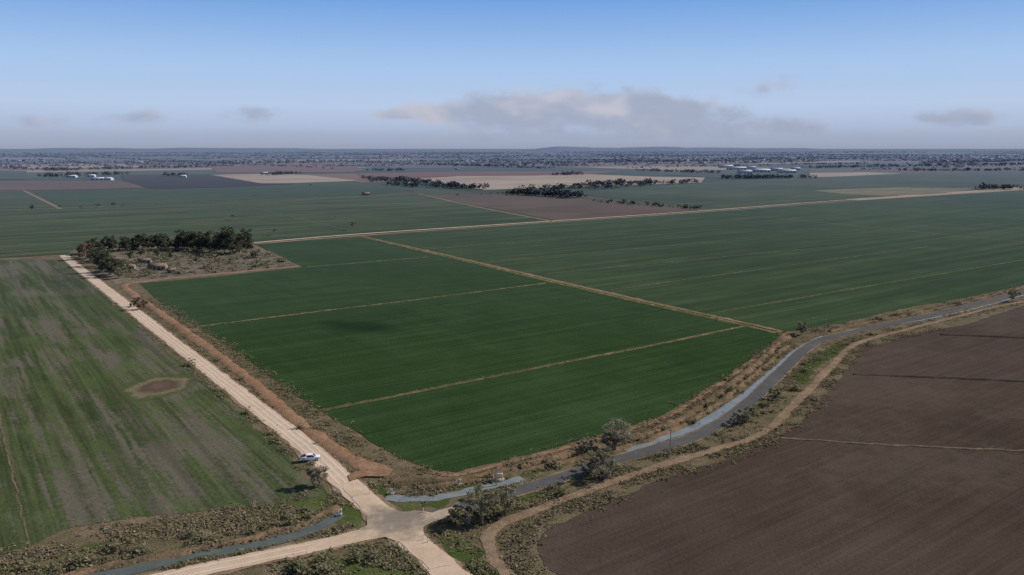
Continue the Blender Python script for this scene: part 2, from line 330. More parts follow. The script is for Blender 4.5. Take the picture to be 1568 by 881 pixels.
OR=[(458,408),(380,415),(290,424),(215,432),(190,437),(200,448),(240,476),(300,520),(375,577),(448,640),(505,682),(545,708),(575,722),(598,727)]
ribbon('orange_track',OR,'orange',[(-2.3,.02),(-1.5,.28),(1.5,.28),(2.3,.02)],amp=.9)
sheet('orange_turnaround',[(545,700),(580,712),(602,722),(590,731),(560,732),(540,738),(532,730),(552,722)],'orange',.33,amp=.8)
ribbon('canal_bank',[(600,738),(700,737),(800,716),(890,692),(1000,662),(1075,622),(1150,565),(1200,521),(1216,512)],'bankmix',bankp(3.4,.9,.0),amp=.9)
ribbon('canal_bank',[(640,748),(740,737),(830,716),(900,700),(1000,672),(1080,632),(1155,575),(1205,531)],'bankmix',bankp(2.2,.7,.0),amp=.9)
ribbon('field_edge_track',[(660,724),(705,727),(800,703),(900,677),(1012,643),(1066,612),(1115,580),(1155,551),(1192,523),(1203,511)],'orange',flatp(1.7,.06),amp=.6)
CW1=[(955,690),(1008,674),(1062,655),(1106,629),(1146,602),(1190,565),(1224,535),(1262,516)]
CW2=[(590,762),(640,764),(690,759),(735,748),(765,742),(800,733)]
CW3=[(60,905),(150,884),(300,852),(420,829),(490,805),(520,787)]
ribbon('canal_water',CW1,'water2',flatp(3.2,.04),amp=.3)
ribbon('canal_water',CW2,'water2',flatp(3.4,.04),amp=.7)
ribbon('canal_water',CW3,'water',flatp(3.6,.04),amp=.7)
ribbon('canal_bank',[(30,902),(150,872),(300,842),(410,819),(480,796),(512,778)],'bankmix',bankp(2.6,.6),amp=1.)
ribbon('canal_bank',[(1270,508),(1330,494),(1400,481),(1480,463),(1545,446),(1650,420)],'bankmix',bankp(2.4,.6),amp=.9)
ribbon('canal_water',[(1262,517),(1330,504),(1420,489),(1500,471),(1568,452)],'water2',flatp(1.,.04),amp=.4)
GR=[(98,391),(112,404),(200,473),(300,551),(400,629),(478,692),(530,741),(575,781),(612,812),(660,853),(700,888),(800,975)]
GR2=[(600,805),(560,818),(480,838),(380,858),(270,882),(100,925),(-100,985)]
SR=[(590,800),(650,792),(700,780),(745,764),(820,744),(920,712),(1000,689),(1062,670),(1110,645),(1150,614),(1200,566),(1236,533),(1275,516),(1380,493),(1480,469),(1545,452),(1640,430),(1900,385)]
DT=[(1600,462),(1545,466),(1400,502),(1312,527),(1275,560),(1222,614),(1168,664),(1090,690),(1000,717),(900,752),(800,789),(757,810),(748,835),(765,868),(800,905)]
ribbon('gravel_road',GR,'gravel',flatp(6.,.12),amp=.5,fr=.2)
ribbon('road_shoulder',GR,'tantrack',flatp(7.8,.07),amp=1.,fr=.3)
ribbon('gravel_road',GR2,'gravel',flatp(5.0,.13),amp=.5,fr=.2)
ribbon('road_shoulder',GR2,'tantrack',flatp(6.8,.075),amp=1.,fr=.3)
for off in(-1.75,-.1,1.55):
    ribbon('wheel_track',GR[:7],'wheel',[(off-.32,.16),(off,.165),(off+.32,.16)],amp=.25,fr=.1)
    if off!=-.1: ribbon('wheel_track',GR2[2:],'wheel',[(off*.7-.3,.17),(off*.7,.175),(off*.7+.3,.17)],amp=.25,fr=.1)
ribbon('sealed_road',SR,'asphalt',flatp(4.4,.15),amp=.12,fr=.2)
ribbon('road_shoulder',SR[2:-1],'tantrack',flatp(5.4,.08),amp=.6,fr=.3)
sheet('road_junction',[(524,748),(552,752),(578,772),(612,784),(660,786),(700,777),(702,786),(668,798),(645,810),(655,833),(690,866),(660,872),(612,832),(588,824),(548,832),(470,850),(470,838),(535,818),(562,806),(560,790),(544,770)],'junction',.19,amp=.7,fr=.25)
ribbon('dirt_track',DT,'tantrack',flatp(2.8,.07),amp=.6)
for p,z in [([(518,775),(548,770),(560,790),(555,805),(525,812),(512,800)],0),([(592,768),(640,768),(700,762),(690,776),(620,780)],0),([(655,812),(690,815),(740,850),(760,900),(720,900),(680,860)],0),([(556,745),(590,742),(600,752),(580,762)],0),([(470,862),(600,840),(640,862),(650,900),(400,900)],0),([(340,794),(420,772),(480,764),(512,770),(470,790),(420,800)],.06),([(780,765),(860,745),(880,742),(800,770)],0),([(700,742),(800,722),(860,708),(860,716),(780,740),(700,752)],0),
  ([(0,862),(120,836),(200,826),(200,832),(100,850),(0,876)],0),([(1085,655),(1130,632),(1180,590),(1190,592),(1140,640),(1095,664)],.0),([(1215,575),(1250,540),(1290,524),(1296,530),(1262,556),(1225,590)],0)]:
    sheet('grass_patch',p,'grass',z,amp=2.2,fr=.2)
sheet('copse_ground',[(118,386),(125,378),(260,372),(388,374),(425,392),(460,408),(330,422),(200,432),(178,436),(150,415)],'copse',.05,amp=1.)

# ---------------------------------------------------------------- scrub
ROADS=[]
for p,hw in((GR,3.3),(GR2,2.8),(SR,2.5),(DT,1.5),(OR,1.7),(CW1,1.5),(CW2,1.4),(CW3,1.5)):
    q=np.array(dens(catmull(GL(p),8),False,step=2.)); ROADS.append((q,hw))
ROADS.append((np.array([G(603,800)]),9.))
def offroad(P):
    P=np.asarray(P); keep=np.ones(len(P),bool)
    for q,hw in ROADS:
        q=q[(q[:,1]<900)]
        for s in range(0,len(P),4000):
            c=P[s:s+4000]; d=((c[:,None,:]-q[None,:,:])**2).sum(2).min(1); keep[s:s+4000]&=d>(hw*rng.uniform(.9,1.3,len(c)))**2
    return P[keep]
def quads(c,s,up=0.):
    n=len(c)
    nn=rng.normal(size=(n,3)); nn/=np.linalg.norm(nn,axis=1)[:,None]
    if up>0: nn[:,2]=np.abs(nn[:,2])+up; nn[:,0]+=up*.45; nn/=np.linalg.norm(nn,axis=1)[:,None]
    a=rng.normal(size=(n,3)); a-=nn*(a*nn).sum(1)[:,None]; a/=np.linalg.norm(a,axis=1)[:,None]
    b=np.cross(nn,a); s=np.asarray(s)[:,None]
    V=np.stack([c-a*s-b*s*.7,c+a*s-b*s*.5,c+a*s*.8+b*s*.7,c-a*s*.7+b*s*.6],1).reshape(-1,3)
    return V,np.arange(4*n).reshape(-1,4)
def leafquads(name,c,s,mat,up=0.):
    V,F=quads(c,s,up); return obj(name,fast_mesh(name,V,F,[MT[mat]]))
def tufts(name,P,smin,smax,mat,nl=5,hs=.4,road=True,q=1.):
    if road: P=offroad(P)
    P=np.asarray(P); n=len(P); s=smin+(smax-smin)*rng.uniform(0,1,n)**2.2
    c=np.repeat(P,nl,0); ss=np.repeat(s,nl)
    off=rng.normal(0,.42,(n*nl,3))*ss[:,None]; off[:,2]=np.abs(off[:,2])*hs*1.2+.04
    c=np.column_stack([c[:,0],c[:,1],np.zeros(len(c))])+off
    return leafquads(name,c,ss*rng.uniform(.14,.30,n*nl)*q,mat,.9)
def along(pts,n,w,clump=.35):
    p=catmull(GL(pts),8); p=dens(p,False); p=np.array(p)
    d=np.r_[0,np.cumsum(np.linalg.norm(np.diff(p,axis=0),axis=1))]
    t=rng.uniform(0,d[-1],n*3); x=np.interp(t,d,p[:,0]); y=np.interp(t,d,p[:,1])
    a=rng.normal(0,w/3.2,(n*3,2)); x+=a[:,0]; y+=a[:,1]
    keep=[i for i in range(n*3) if noise.noise(Vector((x[i]*.12,y[i]*.12,5.)))+.4*noise.noise(Vector((x[i]*.5,y[i]*.5,2.)))>rng.uniform(-.5,.5)*(1-clump)-.02]
    return np.column_stack([x,y])[keep[:n]]
S=[([(150,436),(225,503),(300,568),(400,652),(465,716)],900,5,(.4,.5,.1)),
([(222,468),(262,500),(350,572),(430,640),(500,698),(540,735)],1100,6,(.4,.4,.2)),
([(235,458),(300,505),(380,560),(460,620),(540,682),(610,716),(650,724)],1600,8,(.35,.45,.2)),
([(-60,880),(60,850),(150,828),(300,806),(400,792),(500,768)],2400,9,(.5,.2,.3)),
([(0,885),(150,866),(300,836),(420,812),(500,785)],1200,6,(.4,.3,.3)),
([(250,872),(380,846),(480,825),(550,806)],500,3.5,(.4,.45,.15)),
([(590,748),(700,746),(800,722),(890,698)],1700,10,(.45,.3,.25)),
([(880,692),(1000,662),(1080,620),(1165,556),(1215,520)],2800,11,(.4,.3,.3)),
([(1225,512),(1320,494),(1400,480),(1480,463),(1568,440)],1000,8,(.35,.35,.3)),
([(655,822),(760,785),(850,757),(930,726),(1000,702),(1080,682)],1500,9,(.4,.4,.2)),
([(1080,680),(1150,642),(1200,598),(1250,548),(1300,523),(1400,500),(1560,462)],1500,8,(.35,.4,.25)),
([(800,900),(778,850),(800,808),(870,783),(1000,727),(1100,698),(1180,668)],1300,8,(.35,.3,.35)),
([(1180,668),(1235,622),(1290,560),(1330,528),(1450,502)],1000,7,(.3,.3,.4)),
([(430,880),(520,862),(600,845),(660,880)],1000,10,(.4,.45,.15)),
([(690,850),(730,880),(760,920)],500,12,(.3,.6,.1)),
([(660,800),(720,785),(800,762),(900,728)],400,4,(.4,.5,.1)),
([(1000,470),(1120,494),(1196,511)],100,6,(.3,.6,.1)),([(560,364),(855,433),(1000,466)],150,6,(.3,.6,.1)),
([(482,630),(860,556),(1138,500)],400,1.6,(.6,.3,.1)),([(300,501),(640,459),(835,434)],200,1.2,(.6,.3,.1)),
]
acc={'dry':[],'olive':[],'brownw':[]}
for pts,n,w,fr in S:
    P=along(pts,int(n*2.6) if n>450 else n,w); r=rng.uniform(0,1,len(P))
    for k,lo,hi in(('dry',0,fr[0]),('olive',fr[0],fr[0]+fr[1]),('brownw',fr[0]+fr[1],1.01)):
        acc[k].append(P[(r>=lo)&(r<hi)])
tufts('dry_roadside_weeds',np.concatenate(acc['dry']),.25,1.0,'dry')
tufts('green_roadside_weeds',np.concatenate(acc['olive']),.3,1.3,'olive')
tufts('brown_roadside_weeds',np.concatenate(acc['brownw']),.25,1.2,'brownw')
B=[]
for pts,n,w in [([(0,880),(150,862),(300,830),(420,806),(505,778)],36,5),([(230,462),(350,565),(480,672)],22,6),([(170,455),(300,563),(460,708)],26,3),([(700,750),(880,700),(1000,665),(1090,620),(1200,525)],42,8),([(780,775),(930,728),(1080,680),(1180,625),(1270,540),(1420,498)],34,6),([(460,875),(600,848)],18,6),([(1240,508),(1400,480),(1560,445)],24,6)]:
    B.append(along(pts,n,w))
tufts('roadside_bushes',np.concatenate(B),1.0,2.4,'bush',60,1.,q=.7)
def inpoly(poly,n):
    P=np.array(poly); out=[]
    lo,hi=P.min(0),P.max(0)
    while len(out)<n:
        x,y=rng.uniform(lo,hi); c=False; j=len(P)-1
        for i in range(len(P)):
            if (P[i][1]>y)!=(P[j][1]>y) and x<(P[j][0]-P[i][0])*(y-P[i][1])/(P[j][1]-P[i][1])+P[i][0]: c=not c
            j=i
        if c: out.append((x,y))
    return out
cop=GL([(128,388),(260,375),(385,378),(425,393),(452,407),(330,420),(200,430),(160,415)])
tufts('copse_scrub',inpoly(cop,600),.7,2.4,'dry',6,.6); tufts('copse_scrub',inpoly(cop,260),1.4,4.,'olive',40,.9,q=.8); tufts('copse_scrub',inpoly(cop,260),1.,3.,'brownw',18,.8)
# ---------------------------------------------------------------- trees
def tube(V,F,a,b,r0,r1,k=6):
    a=np.array(a,float); b=np.array(b,float); d=b-a; d/=np.linalg.norm(d)+1e-9
    u=np.cross(d,(0.3,.9,.1)); u/=np.linalg.norm(u); w=np.cross(d,u); s=len(V)
    for c,r in((a,r0),(b,r1)):
        for i in range(k):
            t=2*math.pi*i/k; V.append(c+(u*math.cos(t)+w*math.sin(t))*r)
    for i in range(k): F.append((s+i,s+(i+1)%k,s+k+(i+1)%k,s+k+i))
def tree_mesh(name,h,wid,leaf,ncl=16,per=130,ls=.22,seed=0,low=.3,stems=1,clr=.15):
    rs=np.random.default_rng(seed); V=[];F=[]; C=[];Sz=[]
    forks=[]
    for s in range(stems):
        a0=rs.uniform(0,6.28); base=np.array([math.cos(a0),math.sin(a0),0])*(.0 if stems==1 else .05*wid)-np.array([0,0,.2])
        fk=np.array([math.cos(a0)*wid*.08*stems,math.sin(a0)*wid*.08*stems,h*low*rs.uniform(.8,1.1)])
        tube(V,F,base,fk,h*.028,h*.019); forks.append(fk)
    for i in range(ncl):
        t=rs.uniform(0,6.28); z=rs.uniform(low+.08,.93); rad=wid*.5*math.sqrt(max(.05,1-((z-.55)/.5)**2))*rs.uniform(.25,1)
        c=np.array([math.cos(t)*rad,math.sin(t)*rad,h*z]); fk=forks[i%stems]
        mid=fk*.5+c*.5+np.array([0,0,h*.04])+rs.normal(0,.03*h,3)
        tube(V,F,fk,mid,h*.014,h*.009,5); tube(V,F,mid,c,h*.009,h*.003,4)
        n=int(per*rs.uniform(.6,1.3)); rr=h*clr*rs.uniform(.6,1.15)
        q=rs.normal(size=(n,3)); q/=np.linalg.norm(q,axis=1)[:,None]; q*=(rs.uniform(0,1,n)**.5)[:,None]*rr*np.array([1,1,.7])
        C.append(c+q); Sz.append(rs.uniform(.6,1.3,n)*ls)
    C=np.concatenate(C); C[:,2]=np.maximum(C[:,2],.2); LV,LF=quads(C,np.concatenate(Sz),.3)
    nv=len(V); VV=np.concatenate([np.array(V),LV]); FF=np.concatenate([np.array(F),LF+nv])
    return fast_mesh(name,VV,FF,[MT['bark'],MT[leaf]],[0]*len(F)+[1]*len(LF))
def put(name,me,u,v,rz=None,sc=1):
    x,y=G(u,v); return obj(name,me,(x,y,0),random.uniform(0,6.28) if rz is None else rz,sc=sc)
near=[(945,690,9.2,7,'leaf_grey',2),(922,731,7.5,8.5,'leaf_gum',3),(775,786,6.5,6.5,'leaf_gum',2),(738,797,8,8,'leaf_gum',3),(712,804,5.5,6.5,'leaf_gum',3),(757,790,5,5.5,'leaf_grey',2),
(486,745,6.4,5,'leaf_grey',3),(1146,646,5,7,'leaf_gum',3),(1130,650,3.6,5,'leaf_grey',2),(1187,612,3.8,5,'leaf_gum',3),(1228,514,6,5,'leaf_gum',1),(216,474,7,6.5,'leaf_rust',3),(206,470,3.6,4.5,'leaf_dark',2),(900,690,3.4,5.5,'leaf_grey',3),(1552,462,6.5,6,'leaf_gum',2),(905,722,4.2,5.5,'leaf_grey',2),(935,692,5,5,'leaf_gum',2)]
for i,(u,v,h,w,l,st) in enumerate(near):
    me=tree_mesh('gum_tree',h,w,l,ncl=int(14+h),per=105,ls=.17,seed=20+i,stems=st,low=.18 if h<8 else .25)
    put('gum_tree' if h>5 else 'shrub',me,u,v)
mid=[tree_mesh('gum_mid',14,11,l,ncl=17,per=80,ls=.46,seed=60+i,low=.16,stems=1+i%2,clr=.18) for i,l in enumerate(['leaf_dark','leaf_dark','leaf_gum','leaf_dark','leaf_rust'])]
thin=tree_mesh('gum_thin',10,7,'leaf_gum',ncl=9,per=35,ls=.4,seed=90,low=.35,clr=.14)
row=[(128,394,4),(134,390,0),(142,388,0),(150,388,0),(160,386,1)]+[(168+random.uniform(-3,3)+i*8.2,385-i*.25+random.uniform(-2,2),random.choice([0,1,3,1,0,3])) for i in range(27)]
for (u,v,k) in row:
    s=random.uniform(.65,1.0)*(1.15 if 265<u<390 else .92); put('gum_tree',mid[k],u,v,sc=s)
for (u,v,k,s) in [(345,388,0,1.45),(357,390,1,1.35),(334,387,3,1.2),(380,386,3,.95),(275,384,1,1.15),(290,384,0,1.1),(312,385,3,1.2),(368,388,0,1.1),(323,386,1,1.15),(302,385,0,1.1),
   (130,398,4,.85),(150,408,0,.9),(158,417,1,.95),(168,421,3,1.0),(176,424,0,.9),(165,410,1,.85),(185,416,3,.65),(182,427,2,.5),(145,400,3,.8),(138,396,4,.8),(154,402,0,.8),(172,415,3,.8),
   (215,392,3,.5),(240,394,0,.4),(390,395,3,.45),(300,402,3,.35),(260,396,1,.35),(330,398,3,.35),(200,398,0,.45)]:
    put('gum_tree',mid[k],u,v,sc=s)
for u,v,s in [(421,361,.85),(541,353,1.1),(358,337,.85),(475,287,.9),(514,334,.35),(390,302,.5)]: put('gum_tree',thin,u,v,sc=s)
def fartrees(name,P,hmin,hmax,nq,mat='leaf_far',flat=1.):
    P=np.asarray(P); n=len(P); h=rng.uniform(hmin,hmax,n)*rng.uniform(.6,1.15,n)
    c=np.repeat(P,nq,0); hh=np.repeat(h,nq)
    q=rng.normal(size=(n*nq,3)); q/=np.linalg.norm(q,axis=1)[:,None]; q*=(rng.uniform(.1,1,n*nq)**.4)[:,None]
    c=np.column_stack([c,np.zeros(len(c))])+q*np.column_stack([hh*.6*flat,hh*.6*flat,hh*.40]); c[:,2]+=hh*.5
    V,F=quads(c,hh*(.55/math.sqrt(nq))*1.25,.2)
    return obj(name,fast_mesh(name,V,F,[MT[mat]]))
def rowpts(a,b,n,w):
    A=G(*a);B=G(*b); t=rng.uniform(0,1,n); return np.column_stack([A[0]+(B[0]-A[0])*t,A[1]+(B[1]-A[1])*t])+rng.normal(0,w,(n,2))
rows=[((572,275),(648,282),90,26),((600,284),(640,287),26,10),((648,286),(738,290),50,8),((665,283),(700,287),18,6),((780,298),(890,303),80,7),((805,294),(905,287),40,8),((860,304),(875,303),8,5),((900,284),(1070,281),75,9),((910,290),(1000,284),22,10),((1100,274),(1240,273),90,16),((1245,258),(1568,252),220,40),((1495,291),(1640,289),60,8),((1380,262),(1568,262),80,14),((848,269),(888,268),24,9),
((70,271),(180,268),80,14),((60,262),(320,256),130,26),((400,269),(455,267),30,9),((0,258),(110,262),60,18),((250,270),(290,270),14,10),((560,262),(620,262),22,12),((980,262),(1100,266),50,16),((700,255),(900,254),90,30),((320,249),(560,247),110,40),((900,249),(1250,247),150,50)]
fartrees('distant_tree_row',np.concatenate([rowpts(*r) for r in rows]),9,14.5,26)
fartrees('distant_tree_row',np.concatenate([rowpts((905,309),(1070,321),46,3),rowpts((700,300),(780,297),6,5),rowpts((0,322),(300,312),8,10)]),3,6.5,20)
P=[]
for i in range(260):
    d=3500*math.exp(rng.uniform(0,1.7)); az=rng.uniform(-.76,.76); x,y=d*math.tan(az)*.95,d
    L=rng.uniform(300,2600)*(d/5000)**.6; dr=AX if rng.uniform()<.7 else AY; k=int(L/rng.uniform(9,26))+2
    t=rng.uniform(-.5,.5,k)*L; P.append(np.column_stack([x+dr[0]*t,y+dr[1]*t])+rng.normal(0,5+d*.001,(k,2)))
fartrees('distant_tree_mass',np.concatenate(P),6,11,6,flat=1.6)
P=np.column_stack([rng.uniform(-1,1,16000),8000*np.exp(rng.uniform(0,1.3,16000))]); P[:,0]*=P[:,1]*.8
kp=[noise.noise(Vector((x*.0004,y*.00018,4.)))+.3*noise.noise(Vector((x*.0015,y*.0006,1.)))>.17 for x,y in P]
fartrees('distant_tree_mass',P[kp],7,14,5,flat=3.2)

# ---------------------------------------------------------------- buildings
def box(V,F,MI,c,s,mi,rz=0):
    k=len(V)
    for dz in(0,1):
        for dx,dy in((-.5,-.5),(.5,-.5),(.5,.5),(-.5,.5)):
            x,y=dx*s[0],dy*s[1]; V.append((c[0]+x*math.cos(rz)-y*math.sin(rz),c[1]+x*math.sin(rz)+y*math.cos(rz),c[2]+dz*s[2]))
    for f in((0,3,2,1),(4,5,6,7),(0,1,5,4),(1,2,6,5),(2,3,7,6),(3,0,4,7)): F.append(tuple(k+q for q in f)); MI.append(mi)
def part(name,boxes,mats,parent,bev=0):
    V=[];F=[];MI=[]
    for c,s,mi in boxes: box(V,F,MI,c,s,mi)
    o=obj(name,fast_mesh(name,V,F,mats,MI),parent=parent)
    if bev: b=o.modifiers.new('b','BEVEL'); b.width=bev; b.segments=2
    return o
def gable(name,parent,L,W,h0,rise,mat,t=.12,ov=.4):
    V=[];F=[]
    for s in(-1,1):
        k=len(V); y0=s*(W/2+ov); z0=h0-rise*ov/(W/2)
        V+=[(-L/2-ov,0,h0+rise+.01*s),(L/2+ov,0,h0+rise+.01*s),(L/2+ov,y0,z0),(-L/2-ov,y0,z0)]; V+=[(x,y,z+t) for x,y,z in V[k:k+4]]
        for f in((0,1,2,3),(4,7,6,5),(0,4,5,1),(1,5,6,2),(2,6,7,3),(3,7,4,0)): F.append(tuple(k+q for q in f))
    obj(name,fast_mesh(name,V,F,[mat]),parent=parent)
def building(name,u,v,L,W,h,rise,wall,roof,rz,doors=2):
    x,y=G(u,v); e=obj(name,None,(x,y,0),rz)
    V=[(-L/2,-W/2,0),(L/2,-W/2,0),(L/2,W/2,0),(-L/2,W/2,0),(-L/2,-W/2,h),(L/2,-W/2,h),(L/2,W/2,h),(-L/2,W/2,h),(-L/2,0,h+rise-.03),(L/2,0,h+rise-.03)]
    me=bpy.data.meshes.new('walls'); me.from_pydata(V,[],[(0,1,5,4),(1,2,6,9,5),(2,3,7,6),(3,0,4,8,7)]); me.materials.append(wall); obj('walls',me,parent=e)
    gable('roof',e,L,W,h,rise,roof)
    bx=[]
    for i in range(doors):
        cx=-L/2+L*(i+.5)/doors; bx.append(((cx,-W/2,0.02 if i%2==0 else h*.35),(min(L/doors*.35,5),.12,h*.72 if i%2==0 else h*.4),0))
    bx.append(((-L/2,0,.02),(.12,W*.3,h*.7),0))
    part('doors_and_windows',bx,[MT['darkop']],e); return e
W_=MT['white'];RG=MT['roofg']
for u,v,L,W in [(1112,257,55,22),(1128,260,70,25),(1150,259,35,18),(1165,264,60,22),(1188,262,45,20),(1205,265,55,22),(1218,261,30,16),(1140,266,45,16),(1210,244,70,30)]:
    building('white_shed',u,v,L,W,8,3,W_,W_ if L>50 else RG,random.uniform(-.15,.15),5)
for u,v,L,W in [(85,270,24,12),(110,272,26,12),(140,271,20,12),(150,276,34,14),(166,276,22,12),(210,249,60,20),(280,272,18,10),(405,267,20,12),(626,284,20,10),(318,236.5,50,30),(25,247,50,20),(536,243,30,14)]:
    building('farm_shed',u,v,L,W,5,2.,W_,W_,random.uniform(-.2,.2),3)
building('farm_cottage',560,299,12,8,3,2,MT['brick'],MT['roofr'],.3)
building('farm_cottage',700,260,16,9,3.2,2,W_,MT['roofr'],.3)
B_=MT['brick']; RR=MT['roofr']
building('abandoned_farmhouse',242,413,11,6,2.8,1.6,B_,RR,ROT*.2,4)
building('abandoned_outbuilding',262,418,5,4,2.2,1,B_,RR,.4,2); building('abandoned_outbuilding',201,412,5,4,2.2,1,B_,RR,.1,2); building('abandoned_outbuilding',222,403,8,4,2.4,1,MT['timber'],RR,.2,3)
V=[];F=[];MI=[]
for i in range(620):
    d=4200*math.exp(rng.uniform(0,1.25)); az=rng.uniform(-.68,.68); cl=noise.noise(Vector((math.tan(az)*6,d*.0004,0)))
    if cl<-.02: continue
    x,y=d*math.tan(az),d; L=rng.uniform(9,26)*(1+(d>7000)*.9); w=rng.uniform(8,14); h=rng.uniform(3.5,6.5); a=rng.uniform(-.3,.3)
    k=len(V); ca,sa=math.cos(a),math.sin(a)
    for (px,py,pz) in [(-L/2,-w/2,0),(L/2,-w/2,0),(L/2,w/2,0),(-L/2,w/2,0),(-L/2,-w/2,h),(L/2,-w/2,h),(L/2,w/2,h),(-L/2,w/2,h),(-L/2,0,h+2.5),(L/2,0,h+2.5)]:
        V.append((x+px*ca-py*sa,y+px*sa+py*ca,pz))
    wm=0 if rng.uniform()<.8 else 1
    for f in((0,1,5,4),(1,2,6,5),(2,3,7,6),(3,0,4,7),(4,5,9,8),(7,8,9,6)):
        F.append(tuple(k+q for q in f)); MI.append(wm)
obj('distant_town_buildings',fast_mesh('distant_town_buildings',V,F,[MT['white'],MT['roofr']],MI))
def hill(x0,x1,y,h,seed):
    n=80;V=[];F=[]
    for i in range(n+1):
        t=i/n; x=x0+(x1-x0)*t; env=min(1,t*6,(1-t)*3)**.7; z=h*env*(.8+.35*noise.noise(Vector((x*.0005,seed,0)))+.12*noise.noise(Vector((x*.003,seed,0))))
        V+=[(x,y-1500,-1),(x,y-300,max(0,z*.8)),(x,y,max(0,z)),(x,y+2500,-1)]
    for i in range(n):
        for j in range(3): F.append((i*4+j,i*4+4+j,i*4+5+j,i*4+1+j))
    obj('distant_hill',fast_mesh('distant_hill',V,F,[MT['hill']],smooth=True))
hill(400,6500,24000,140,1.); hill(3500,12500,30000,120,4.); hill(-21000,-5000,33000,105,8.)

# ---------------------------------------------------------------- pickup truck
def pickup(u,v,rz):
    x,y=G(u,v); e=obj('pickup_truck',None,(x,y,.16),rz)
    def prof(name,pts,w,mat,bev=.06,top=None):
        n=len(pts); V=[(p[0],s*(w/2-(top if top and p[1]>1.3 else 0)),p[1]) for s in(-1,1) for p in pts]
        F=[list(range(n-1,-1,-1)) ,list(range(n,2*n))]+[[i,(i+1)%n,n+(i+1)%n,n+i] for i in range(n)]
        me=bpy.data.meshes.new(name); me.from_pydata(V,[],F); me.materials.append(mat); o=obj(name,me,parent=e)
        if bev: b=o.modifiers.new('b','BEVEL'); b.width=bev; b.segments=2
    prof('body',[(-2.6,.45),(2.5,.45),(2.62,.7),(2.55,1.0),(1.4,1.13),(-2.62,1.1),(-2.66,.6)],1.85,MT['carpaint'])
    prof('cab',[(1.35,1.1),(.62,1.72),(-.75,1.76),(-.95,1.1)],1.75,MT['carpaint'],.05,top=.16)
    prof('windscreen',[(1.39,1.13),(.72,1.69),(.66,1.66),(1.3,1.12)],1.45,MT['glass'],0,top=.1)
    prof('side_windows',[(1.12,1.16),(.58,1.62),(-.68,1.66),(-.84,1.16)],1.78,MT['glass'],0,top=.13)
    part('tray',[((-1.8,0,1.12),(1.6,1.55,.04),0),((-1.8,.88,1.1),(1.65,.08,.3),1),((-1.8,-.88,1.1),(1.65,.08,.3),1),((-2.62,0,1.1),(.08,1.84,.3),1),((-1.03,0,1.1),(.07,1.7,.75),1)],[MT['traydark'],MT['carpaint']],e)
    part('load',[((-1.5,.2,1.17),(.6,1.,.42),0),((-2.15,-.2,1.17),(.5,.7,.3),0)],[MT['traydark']],e,.03)
    part('bumpers_and_grille',[((2.6,0,.48),(.14,1.7,.2),0),((-2.68,0,.5),(.12,1.7,.16),0),((2.575,0,.75),(.08,.9,.2),0)],[MT['tyre']],e)
    part('lamps',[((2.56,.72,.78),(.1,.3,.16),0),((2.56,-.72,.78),(.1,.3,.16),0),((-2.65,.8,.8),(.05,.14,.28),1),((-2.65,-.8,.8),(.05,.14,.28),1)],[MT['lampw'],MT['redl']],e)
    part('mirrors',[((.95,1.02,1.15),(.12,.2,.2),0),((.95,-1.02,1.15),(.12,.2,.2),0)],[MT['tyre']],e)
    for wx in(-1.65,1.65):
        for s in(-1,1):
            V=[];F=[]; tube(V,F,(wx,s*.72,.38),(wx,s*.95,.38),.39,.39,20)
            me=bpy.data.meshes.new('wheel'); me.from_pydata([tuple(q) for q in V],[],[list(f) for f in F]+[list(range(20)),list(range(39,19,-1))]); me.materials.append(MT['tyre']); obj('wheel',me,parent=e)
            V=[];F=[]; tube(V,F,(wx,s*.9,.38),(wx,s*.965,.38),.22,.2,12)
            me=bpy.data.meshes.new('hub'); me.from_pydata([tuple(q) for q in V],[],[list(f) for f in F]+[list(range(12)),list(range(23,11,-1))]); me.materials.append(MT['chrome']); obj('hub',me,parent=e)
pickup(475,706,R(14))
def post(u,v,h=1.1):
    x,y=G(u,v); V=[];F=[];MI=[]
    box(V,F,MI,(0,0,0),(.16,.12,h),0); box(V,F,MI,(0,0,h),(.18,.14,.08),1); box(V,F,MI,(0,-.065,h*.75),(.1,.02,.14),1)
    obj('guide_post',fast_mesh('guide_post',V,F,[MT['post'],MT['redl']],MI),(x,y,0))
for u,v in[(597,838),(604,838),(648,828),(655,832),(566,757),(540,768),(616,846),(512,755),(648,786),(690,796)]: post(u,v)
def regulator(u,v,rz,w=2.6,sc=1.):
    x,y=G(u,v); e=obj('irrigation_regulator',None,(x,y,0),rz,sc=sc)
    part('headwall',[((0,0,-.1),(w+1.,.25,.8),0),((w/2+.5,.6,-.1),(.25,1.2,.7),0),((-w/2-.5,.6,-.1),(.25,1.2,.7),0)],[MT['concrete']],e)
    part('gate_frame',[((-w/2,-.25,.6),(.1,.1,1.5),0),((w/2,-.25,.6),(.1,.1,1.5),0),((0,-.25,2.1),(w+.3,.1,.1),0)],[MT['post']],e)
    part('gate_leaf',[((0,-.38,.1),(w-.5,.05,.8),0)],[MT['concrete']],e)
regulator(762,738,.3,2.2); regulator(702,744,.2,1.2,.8); regulator(520,790,1.,1.2,.7); regulator(598,758,.1,1.2,.7)
def pole(u,v,h,rz):
    x,y=G(u,v); V=[];F=[]; tube(V,F,(0,0,-.2),(0,0,h),.15,.1,8)
    V=[tuple(q) for q in V]; F=[tuple(f) for f in F]; MI=[0]*len(F)
    box(V,F,MI,(0,.1,h-.7),(1.9,.1,.12),0)
    for dx in(-.8,0,.8): box(V,F,MI,(dx,.1,h-.58),(.07,.07,.16),1)
    obj('power_pole',fast_mesh('power_pole',V,F,[MT['timber'],MT['post']],MI),(x,y,0),rz)
for u,v in[(1026,697),(1262,514),(1242,511),(760,744)]: pole(u,v,7.5 if u!=760 else 5,.6)

